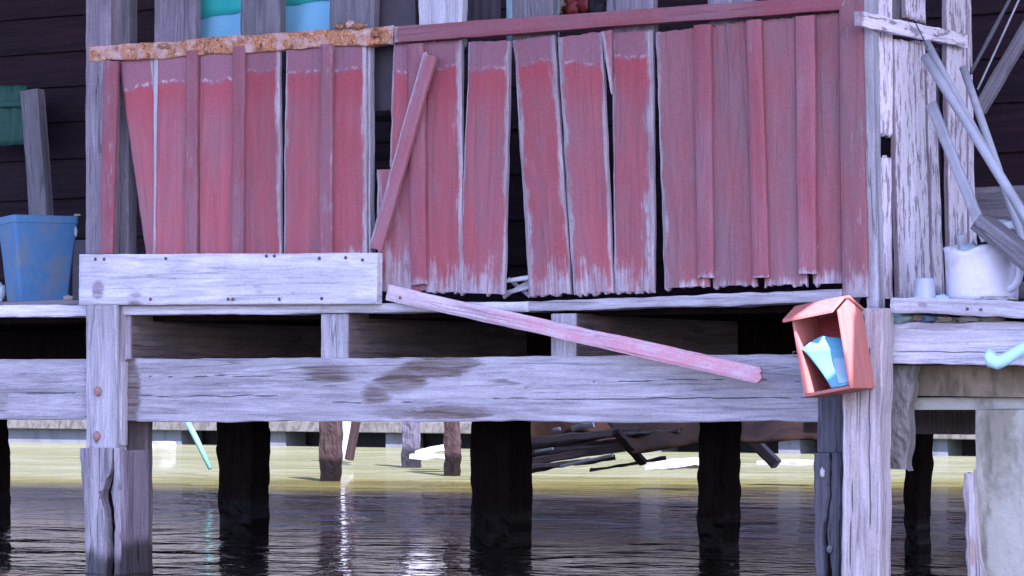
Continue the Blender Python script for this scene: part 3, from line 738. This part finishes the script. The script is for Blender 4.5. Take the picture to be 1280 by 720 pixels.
o = slab(540, 563, 10.0, (.24, .12, .04), (8, -12, 10), M['foam'], 'foam_block', 'white foam block floating by the thin dark post', 'foam block')
o = slab(540, 571, 9.7, (.30, .16, .03), (0, 0, 10), M['foam'], 'foam_block', 'flat white foam slab at water level under the tilted block', 'foam block')
o = slab(842, 580, 7.6, (.34, .18, .055), (0, -6, 0), M['foam'], 'foam_block', 'low white foam heap left of the black pile', 'foam block', seed=4)
o = slab(990, 578, 8.6, (.42, .2, .025), (0, 0, 0), M['foam'], 'foam_block', 'flat white foam raft right of the fallen stake', 'foam block', seed=6)
o = db('stake', (922, 535), (968, 581), 12, 5.2, .06, M['brown'], nu=5); tag(o, 'brown stake slanting into the water beside the black pile', 'stake')
o = slab(203, 557, 14.6, (.22, .15, .06), (0, 0, 0), M['foam'], 'foam_block', 'white foam lump at the foot of the bank wall', 'foam block', seed=9)

# ------------------------------------------------------------------ right side: white side wall
XS = 1.255
sw = empty('side_wall', PX(1140, 380, XS), 'white peeling plank side wall right of the red porch corner', 'wall')
def sp_(top, bot, mat='white', dx=0.0, **kw):
    d = dict(parent=sw, rag=.003, jag0=.008, jag1=.008, base=.10, bl=.003, br=.005, b1=.03, bow=.003); d.update(kw)
    return sb('plank', top, bot, XS + dx, .016, M[mat], **d)
vb('corner_post', (1074, 1089, -40), (1082, 1097, 388), -.010, .05, M['grey'], parent=sw, rag=.002, seed=77)
sp_((1086, 1097, -40), (1094, 1105, 384), dx=-.004)
sp_((1086, 1093, -40), (1096, 1102, 384), 'red_far', dx=.004, base=.35)
sp_((1093, 1116, -40), (1094, 1117, 172), dx=.004)
sp_((1091, 1116, 192), (1097, 1118, 388), dx=.010, jag0=.03)
sp_((1118, 1144, 48), (1125, 1155, 382), dx=.012)
sp_((1143, 1158, 50), (1153, 1169, 382), dx=-.002)
sp_((1158, 1170, 85), (1168, 1182, 382), dx=.006)
sp_((1133, 1160, -40), (1133, 1159, 28), dx=.002)
sp_((1183, 1210, -40), (1188, 1211, 345), dx=.014)
sp_((1209, 1214, -40), (1212, 1223, 350), dx=.02, base=.3)
sp_((1112, 1136, -40), (1112, 1136, 30), 'greyd', dx=-.02)
sp_((1170, 1187, 60), (1174, 1190, 382), 'mid', dx=-.03)
A = PX(1076, 23, XS + .062); B = PX(1211, 52, XS + .045)
board('top_rail', A, B, .045, .044, .022, M['white'], n=(1, 0, 0), parent=sw, rag=.002, base=.12, b0=.02)

# right deck with its clutter
rd = empty('side_deck', P(1200, 390, 0), 'narrow worn deck board under the white bucket on the right', 'deck')
hb('deck_board', 1112, (372, 391), 1400, (379, 401), -.06, .34, M['pale'], parent=rd, rag=.003, nu=8, bow=0, stains=((.5, .15, .3, .03, 1.1),))
nails(rd, [(1209, 386), (1226, 387)], -.063, r=.005)
zdk = P(1200, 377, .1).z
for k, (x, y, r_, m_) in enumerate([(1128, 399, (.06, .04, .016), 'palecloth'), (1165, 399, (.05, .04, .014), 'trashblue'), (1150, 398, (.03, .03, .014), 'trash'), (1215, 400, (.05, .04, .012), 'foam'), (1240, 400, (.04, .04, .010), 'trash'), (1185, 400, (.04, .04, .012), 'trash')]):
    o = blob('litter', P(x, y, .05), r_, M[m_], None, .7, k)
    tag(o, ['pale rag stuffed under the right deck board next to the post', 'crumpled blue litter wedged between deck board and pale beam', 'tan litter scrap left of the blue litter', 'whitish litter wedged under the deck board below the bucket', 'brown litter scrap at the right end of the gap', 'brown litter scrap right of the blue litter'][k], 'litter')

# bucket: a cut down white container with a wavy rim and a handle
def bucket(c, r, h):
    root = empty('bucket', c, 'white cut-down plastic bucket with wavy rim on the right deck', 'bucket')
    bm = bmesh.new(); seg, nz = 48, 10; V = {}
    for s, rr in ((0, r), (1, r - .005)):
        for q in range(seg):
            a = 2 * math.pi * q / seg
            hh = h * (1 - .16 * math.exp(-((((a - math.radians(262) + math.pi) % (2 * math.pi)) - math.pi) / .42) ** 2) + .03 * math.sin(a * 3))
            for j in range(nz + 1):
                k = j / nz; rad = rr * (.93 + .07 * k) + (.004 if j == nz and s == 0 else 0)
                V[s, q, j] = bm.verts.new((rad * math.cos(a), rad * math.sin(a), .004 * s + hh * k))
    for q in range(seg):
        p = (q + 1) % seg
        for j in range(nz):
            for s in (0, 1):
                f = bm.faces.new((V[s, q, j], V[s, p, j], V[s, p, j + 1], V[s, q, j + 1])); f.smooth = True
        bm.faces.new((V[0, q, nz], V[0, p, nz], V[1, p, nz], V[1, q, nz]))
    for s in (0, 1): bm.faces.new([V[s, q, 0] for q in range(seg)])
    bmesh.ops.recalc_face_normals(bm, faces=bm.faces)
    me = bpy.data.meshes.new('body'); bm.to_mesh(me); bm.free()
    link('body', me, M['bucket'], Matrix.Translation(c), root)
    d = RGT * .62 - FWD * .78; d.normalize()
    pts = []
    for k in range(13):
        a = math.pi * (k / 12); pts.append(c + d * (r * .86 + .052 * math.sin(a)) + Vector((0, 0, h * .55 + h * .36 * math.cos(a))))
    tube('handle', pts, .012, M['bucket'], root)
    return root
bc = P(1228, 377, .16); bc.z = zdk + .004
bucket(bc, .117, .168)
o = blob('plastic_bag', bc + Vector((-.015, -.045, .125)), (.062, .05, .05), M['bag'], None, .5, 3, 3); tag(o, 'crumpled blue-grey plastic bag inside the white bucket', 'bag')
o = tube('bottle', [bc + Vector((-.06, .02, .03)), bc + Vector((-.066, .01, .15)), bc + Vector((-.068, .005, .172)), bc + Vector((-.07, .003, .19)), bc + Vector((-.072, 0, .205))], [.02, .02, .012, .016, .012], M['foam']); tag(o, 'white bottle top sticking out of the bucket', 'bottle')
# cup
def lathe(name, c, prof, mat, label=None, cat=None, parent=None, seg=32):
    bm = bmesh.new(); R = []
    for (r, z) in prof: R.append([bm.verts.new((r * math.cos(2 * math.pi * q / seg), r * math.sin(2 * math.pi * q / seg), z)) for q in range(seg)])
    for a, b in zip(R, R[1:]):
        for q in range(seg): f = bm.faces.new((a[q], a[(q + 1) % seg], b[(q + 1) % seg], b[q])); f.smooth = True
    bm.faces.new(R[0]); bm.faces.new(R[-1])
    bmesh.ops.recalc_face_normals(bm, faces=bm.faces)
    me = bpy.data.meshes.new(name); bm.to_mesh(me); bm.free()
    o = link(name, me, mat, Matrix.Translation(c), parent)
    return tag(o, label, cat) if label else o
cc = P(1156, 376, .06); cc.z = zdk + .002
lathe('cup', cc, [(.032, .003), (.038, .0), (.038, .004), (.035, .012), (.029, .068), (.027, .072), (.0255, .068), (.005, .0675)], M['cup'], 'clear plastic cup upside down on the right deck', 'cup')
o = blob('litter', P(1245, 376, .02) + Vector((0, 0, .004)), (.05, .04, .010), M['foam'], None, .7, 8); tag(o, 'crumpled white bag in front of the bucket foot', 'litter')
o = blob('litter', P(1176, 374, .08), (.03, .03, .014), M['palecloth'], None, .5, 9); tag(o, 'small pale rag between the cup and the bucket', 'litter')

# leaning poles and boards on the right
def lean(name, p0, p1, Y0, Y1, r, mat, label, cat, n_=8, **kw):
    A, B = P(p0[0], p0[1], Y0), P(p1[0], p1[1], Y1)
    o = tube(name, [A.lerp(B, k / n_) for k in range(n_ + 1)], r, mat, **kw); return tag(o, label, cat)
lean('pole', (1156, 70), (1345, 372), .30, .18, .0155, M['pole'], 'thick grey pole leaning in front of the white side wall', 'pole', wob=.08)
lean('pole', (1158, 52), (1330, 366), .40, .30, .0120, M['pole'], 'thinner grey pole behind the thick one at the side wall', 'pole', wob=.1)
lean('pole', (1204, 84), (1302, 368), .55, .40, .0130, M['pole'], 'grey pole leaning farthest right, on the white corner upright', 'pole', wob=.1)
o = db('loose_board', (1162, 128), (1232, 300), 13, .34, .016, M['pole'], Y1=.26, nu=5); tag(o, 'thin grey slat leaning on the side wall behind the bucket', 'board')
o = db('loose_board', (1218, 276), (1330, 366), 22, .0, .12, M['greyd'], Y1=-.04, nu=6); tag(o, 'thick dull grey board lying across the bucket on the right', 'board')
lean('rope', (1145, 30), (1160, 60), .27, .27, .0025, M['cable'], 'short cord hanging over the white rail', 'cord')
lean('cable', (1268, -12), (1213, 92), .9, .9, .007, M['cable'], 'dark mottled cable hanging down the siding on the right', 'cable', wob=.3)
lean('cable', (1279, -12), (1222, 112), .85, .85, .0035, M['pole'], 'thin pale cable beside the dark mottled one', 'cable')
o = db('strut', (1300, 5), (1222, 138), 16, .95, .03, M['greyd'], nu=5); tag(o, 'grey timber strut slanting up against the dark siding', 'strut')
gb = hb('wall_panel', 1214, (234, 278), 1330, (230, 276), 1.15, .03, M['greyd'], nu=6); tag(gb, 'dull grey panel low against the dark siding on the right', 'panel')
o = blob('litter', P(1262, 282, .6), (.06, .05, .02), M['bag'], None, .7, 11); tag(o, 'pale crumpled sheet behind the leaning poles', 'litter')
o = hb('loose_board', 1245, (285, 297), 1340, (284, 298), .7, .1, M['greyd'], nu=4); tag(o, 'short grey board behind the poles under the pale sheet', 'board')
o = hb('floor_edge', 1180, (352, 372), 1420, (352, 374), .52, .1, M['greyd'], nu=4); tag(o, 'dull floor edge behind the bucket', 'floor edge')

# concrete pier at the right
pier = empty('concrete_pier', P(1250, 720, .1), 'stained grey-green concrete pillar under the right deck', 'pier')
a, b = P(1220, 560, .10), P(1400, 560, .10)
box('pillar', (a.x, .10, -.5), (b.x, .40, P(1240, 512, .1).z), M['concrete'], pier, wet=.10, cuts=14, jit=.006)
z1, z2, z3 = P(1240, 457, .12).z, P(1240, 496, .12).z, P(1240, 513, .14).z
a = P(1140, 480, .12)
box('lintel', (a.x, .12, z2), (3.2, .40, z1), M['concrete_brown'], pier, cuts=12, jit=.005)
box('ledge', (a.x - .06, .15, z3), (3.2, .40, z2 - .004), M['concrete'], pier, cuts=10, jit=.004)
hs_ = vb('bark_slab', (1100, 1146, 456), (1106, 1134, 592), .05, .05, M['burlap'], rag=.007, jag1=.05, lump=.012, nu=12, bow=.01)
tag(hs_, 'ragged grey-brown slab hanging beside the mailbox post', 'slab')
o = vb('broken_board', (1203, 1220, 586), (1208, 1230, 790), .03, .03, M['warm'], rag=.006, jag0=.02, chunk=.008, nu=7, stains=((.5, .5, .5, .12, 1.0), (.4, .8, .4, .1, 1.0)), skew0=-.01)
tag(o, 'pale broken board standing against the concrete pillar', 'board')

# light blue elbow pipe
pp = [P(1242, 441, -.10), P(1238, 446, -.10), P(1240, 451, -.10), P(1247, 453, -.10), P(1255, 450, -.10), P(1310, 416, -.10)]
o = tube('pipe', [pp[0], pp[1], pp[2], pp[3], pp[4], pp[4].lerp(pp[5], .5), pp[5]], [.020, .022, .023, .022, .019, .017, .017], M['pipe'], seg=18)
tag(o, 'light blue plastic elbow pipe end at the right edge', 'pipe')

# ------------------------------------------------------------------ mailbox and its paper
Wm, Dm, Hm, Ha, th = .158, .180, .238, .273, .009
Yf = -.13 - Dm
mc = P(1035, 491, Yf)                       # centre of the bottom front edge
TILT = math.radians(-10)
Mm = Matrix.Translation(mc) @ Matrix.Rotation(TILT, 4, 'Y')
mx = empty('mailbox', mc, 'small salmon wooden house-shaped mailbox, tilted on the pale post', 'mailbox')
mx.rotation_euler = (0, TILT, 0)
def poly_prism(name, pts, axis, t0, t1, mat, parent, Mw, bev=.0015):
    """prism of a polygon; axis 'x': pts are (y,z) extruded in x"""
    bm = bmesh.new()
    mk = (lambda a, b, t: (t, a, b)) if axis == 'x' else (lambda a, b, t: (a, t, b))
    lo = [bm.verts.new(mk(a, b, t0)) for a, b in pts]; hi = [bm.verts.new(mk(a, b, t1)) for a, b in pts]
    bm.faces.new(lo[::-1]); bm.faces.new(hi)
    for i in range(len(pts)): j = (i + 1) % len(pts); bm.faces.new((lo[i], lo[j], hi[j], hi[i]))
    bmesh.ops.recalc_face_normals(bm, faces=bm.faces)
    bmesh.ops.bevel(bm, geom=bm.edges, offset=bev, segments=1, affect='EDGES')
    me = bpy.data.meshes.new(name); bm.to_mesh(me); bm.free()
    return link(name, me, mat, Mw, parent)
ga = [(0, 0), (Dm, 0), (Dm, Hm), (Dm * .48, Ha), (0, Hm)]
poly_prism('side_panel', ga, 'x', Wm / 2 - th, Wm / 2, M['salmon'], mx, Mm)
poly_prism('side_panel', ga, 'x', -Wm / 2, -Wm / 2 + th, M['salmon'], mx, Mm)
i0, i1 = -Wm / 2 + th + .0005, Wm / 2 - th - .0005
poly_prism('base', [(-.004, -.001), (Dm - .001, -.001), (Dm - .001, .010), (-.004, .010)], 'x', i0, i1, M['salmon'], mx, Mm)
poly_prism('back_panel', [(Dm - .010, .011), (Dm - .001, .011), (Dm - .001, Hm), (Dm - .010, Hm)], 'x', i0, i1, M['mailred'], mx, Mm)
sl = (Ha - Hm) / (Dm * .48)
def roof_slope(y0, y1, z0, z1, x0, x1, nm='roof_board'):
    t_ = .010
    poly_prism(nm, [(y0, z0), (y1, z1), (y1, z1 + t_), (y0, z0 + t_)], 'x', x0, x1, M['salmon'], mx, Mm)
ov = .024
roof_slope(-ov, Dm * .48 - .001, Hm - ov * sl + .003, Ha + .003, -Wm / 2 - .020, Wm / 2 - .012)
sl2 = (Ha - Hm) / (Dm * .52)
roof_slope(Dm * .48 + .001, Dm + .006, Ha + .003, Hm - .006 * sl2 + .003, -Wm / 2 - .020, Wm / 2 + .004)
lc = tube('latch', [Mm @ Vector((-Wm / 2 - .002, .004, .14)), Mm @ Vector((-Wm / 2 - .012, -.002, .142)), Mm @ Vector((-Wm / 2 - .012, -.002, .128)), Mm @ Vector((-Wm / 2 - .002, .004, .126))], .0018, M['nail'], mx)
# folded paper leaning in the box
pap = empty('folded_paper', Mm @ Vector((.02, .08, .012)), 'bright blue and white folded leaflet leaning inside the mailbox', 'leaflet')
def psheet(name, f, mat, n_=12):
    rows = [[Mm @ Vector(f(i / n_, j / n_)) for i in range(n_ + 1)] for j in range(n_ + 1)]
    return sheet(name, rows, mat, pap, .0012)
def bil(q, u, v):        # q: upper left, upper right, lower right, lower left
    a = Vector(q[0]).lerp(Vector(q[1]), u); b = Vector(q[3]).lerp(Vector(q[2]), u); return b.lerp(a, v)
UL, TP, UR, LR, LL = (-.067, .014, .146), (-.012, .050, .176), (.068, .060, .128), (.0685, .016, .0135), (.008, .014, .0125)
def main_f(u, v):
    p = bil((UL, UR, LR, LL), u, v); p.y += .014 * math.sin(v * 3.1) ; return p
def flap_f(u, v):
    p = bil((TP, (.067, .088, .152), UR, UL), u, v); p.z += .004 * math.sin(v * 3); return p
def white_f(u, v):
    p = main_f(.42 + .55 * u + .1 * v * (1 - u), .06 + .66 * v); p.y -= .0025; p.z += .001; return p
def patch_f(u, v):
    p = main_f(.07 + .34 * u, .72 + .22 * v); p.y -= .004; p.z += .002; return p
psheet('leaflet_front', main_f, M['paper']); psheet('leaflet_flap', flap_f, M['paper']); psheet('printed_panel', white_f, M['paperw']); 

# hole in the canopy that lets the sun reach the mailbox
def mp(x, y, z): return Mm @ Vector((x, y, z))
e = .004
lit = [mp(Wm / 2 + .004, -.004, -.002), mp(Wm / 2 + .004, -.002, .10), mp(Wm / 2, .10, .205), mp(Wm / 2, .125, .228), mp(Wm / 2, Dm * .75, .240),
       mp(-Wm / 2 + .004, Dm * .72, .240), mp(-Wm / 2 + .014, -ov, .238), mp(-Wm / 2 + .022, -.002, .12), mp(-Wm / 2 + .03, -.002, .0)]
hp = [to_roof(p) for p in lit]
# keep the outline as drawn when it does not cross itself, ordered about its centre
cxh = sum(p[0] for p in hp) / len(hp); cyh = sum(p[1] for p in hp) / len(hp)
hp = sorted(hp, key=lambda p: math.atan2(p[1] - cyh, p[0] - cxh))
print('HOLE', hp)
unseen_roof(hp)

# ------------------------------------------------------------------ left side: bin and clutter
bn = empty('bin', PZ(46, 377, P(46, 377, .25).z), 'blue square plastic bin with tapering sides left of the porch', 'bin')
bl_ = P(47, 377, .42); zb_ = P(50, 377, .30).z
def square_bin(c, wb, wt, h, rot):
    Mb = Matrix.Translation(c) @ Matrix.Rotation(rot, 4, 'Z')
    bm = bmesh.new()
    def ring(w, z, r=.013, n_=4):
        out = []
        for k in range(4):
            a0 = math.radians(90 * k); cx_, cy_ = [(1, 1), (-1, 1), (-1, -1), (1, -1)][k]
            for q in range(n_ + 1):
                a = a0 + math.radians(90) * q / n_
                out.append(bm.verts.new((cx_ * (w / 2 - r) + r * math.cos(a), cy_ * (w / 2 - r) + r * math.sin(a), z)))
        return out
    rs = [ring(wb, 0), ring(wb + (wt - wb) * .5, h * .5), ring(wt, h - .03), ring(wt + .005, h - .028), ring(wt + .006, h), ring(wt - .008, h), ring(wt - .012, h - .03), ring(wb - .01, .01)]
    for a, b in zip(rs, rs[1:]):
        for q in range(len(a)): bm.faces.new((a[q], a[(q + 1) % len(a)], b[(q + 1) % len(a)], b[q]))
    bm.faces.new(rs[0][::-1]); bm.faces.new(rs[-1])
    bmesh.ops.recalc_face_normals(bm, faces=bm.faces)
    me = bpy.data.meshes.new('body'); bm.to_mesh(me); bm.free()
    return link('body', me, M['blue'], Mb, bn)
bl_.z = zb_
square_bin(bl_, .195, .255, .335, math.radians(55))
bn.location = bl_; 
for ch in bn.children:                       # the root moved: keep the body where it was built
    ch.location = (0, 0, 0)
o = vb('loose_board', (25, 46, 112), (38, 60, 300), 1.2, .05, M['greyd'], nu=5); tag(o, 'grey post leaning on the dark siding behind the blue bin', 'board')
nt = hang('net', -40, 34, (108, 112), (186, 184), 1.28, M['netgreen'], None, .012); tag(nt, 'dark green net hanging on the siding at the left edge', 'net')
o = hb('loose_board', -40, (128, 135), 26, (126, 133), 1.25, .02, M['netgreen'], nu=4); tag(o, 'green rail crossing the dark net', 'rail')
o = box('grey_box', (P(90, 340, .45).x, .45, zb_), (P(112, 340, .45).x, .62, P(90, 300, .45).z), M['greycloth'], None); tag(o, 'dull grey box standing behind the blue bin', 'box')
for k, (x, y, r_, m_, lb_) in enumerate([(95, 290, (.006, .006, .018), 'foam', 'small white tag behind the right rim of the blue bin'), (97, 269, (.016, .01, .005), 'trash', 'small tan scrap above the white tag by the bin'),
        (86, 373, (.022, .02, .012), 'trash', 'crumpled tan litter beside the foot of the blue bin'), (1, 366, (.014, .02, .035), 'bag', 'pale grey rag at the left foot of the blue bin')]):
    o = blob('litter', P(x, y, .22), r_, M[m_], None, .5, k); tag(o, lb_, 'litter')

# ------------------------------------------------------------------ light, sky, exposure
w = bpy.data.worlds.new('World'); sc.world = w; w.use_nodes = True
nt_ = w.node_tree; bg = nt_.nodes['Background']
sky = nt_.nodes.new('ShaderNodeTexSky'); sky.sky_type = 'NISHITA'; sky.sun_disc = False
sky.sun_elevation = math.asin(SUN.z); sky.sun_rotation = math.atan2(SUN.x, SUN.y)
nt_.links.new(sky.outputs[0], bg.inputs['Color']); bg.inputs['Strength'].default_value = .15
s = bpy.data.lights.new('sun', 'SUN'); s.energy = 5.0; s.angle = math.radians(.3); s.color = (1, .95, .88)
so_ = bpy.data.objects.new('sun', s); col.objects.link(so_); so_.rotation_euler = SUN.to_track_quat('Z', 'Y').to_euler(); so_.location = SUN * 20
vs_ = sc.view_settings
vs_.view_transform = 'Standard'; vs_.look = 'None'; vs_.gamma = 1; vs_.use_curve_mapping = False
vs_.exposure = 2.22
vs_.use_white_balance = True; vs_.white_balance_temperature = 5450; vs_.white_balance_tint = 36
sc.cycles.max_bounces = 8; sc.cycles.diffuse_bounces = 4; sc.cycles.use_denoising = True
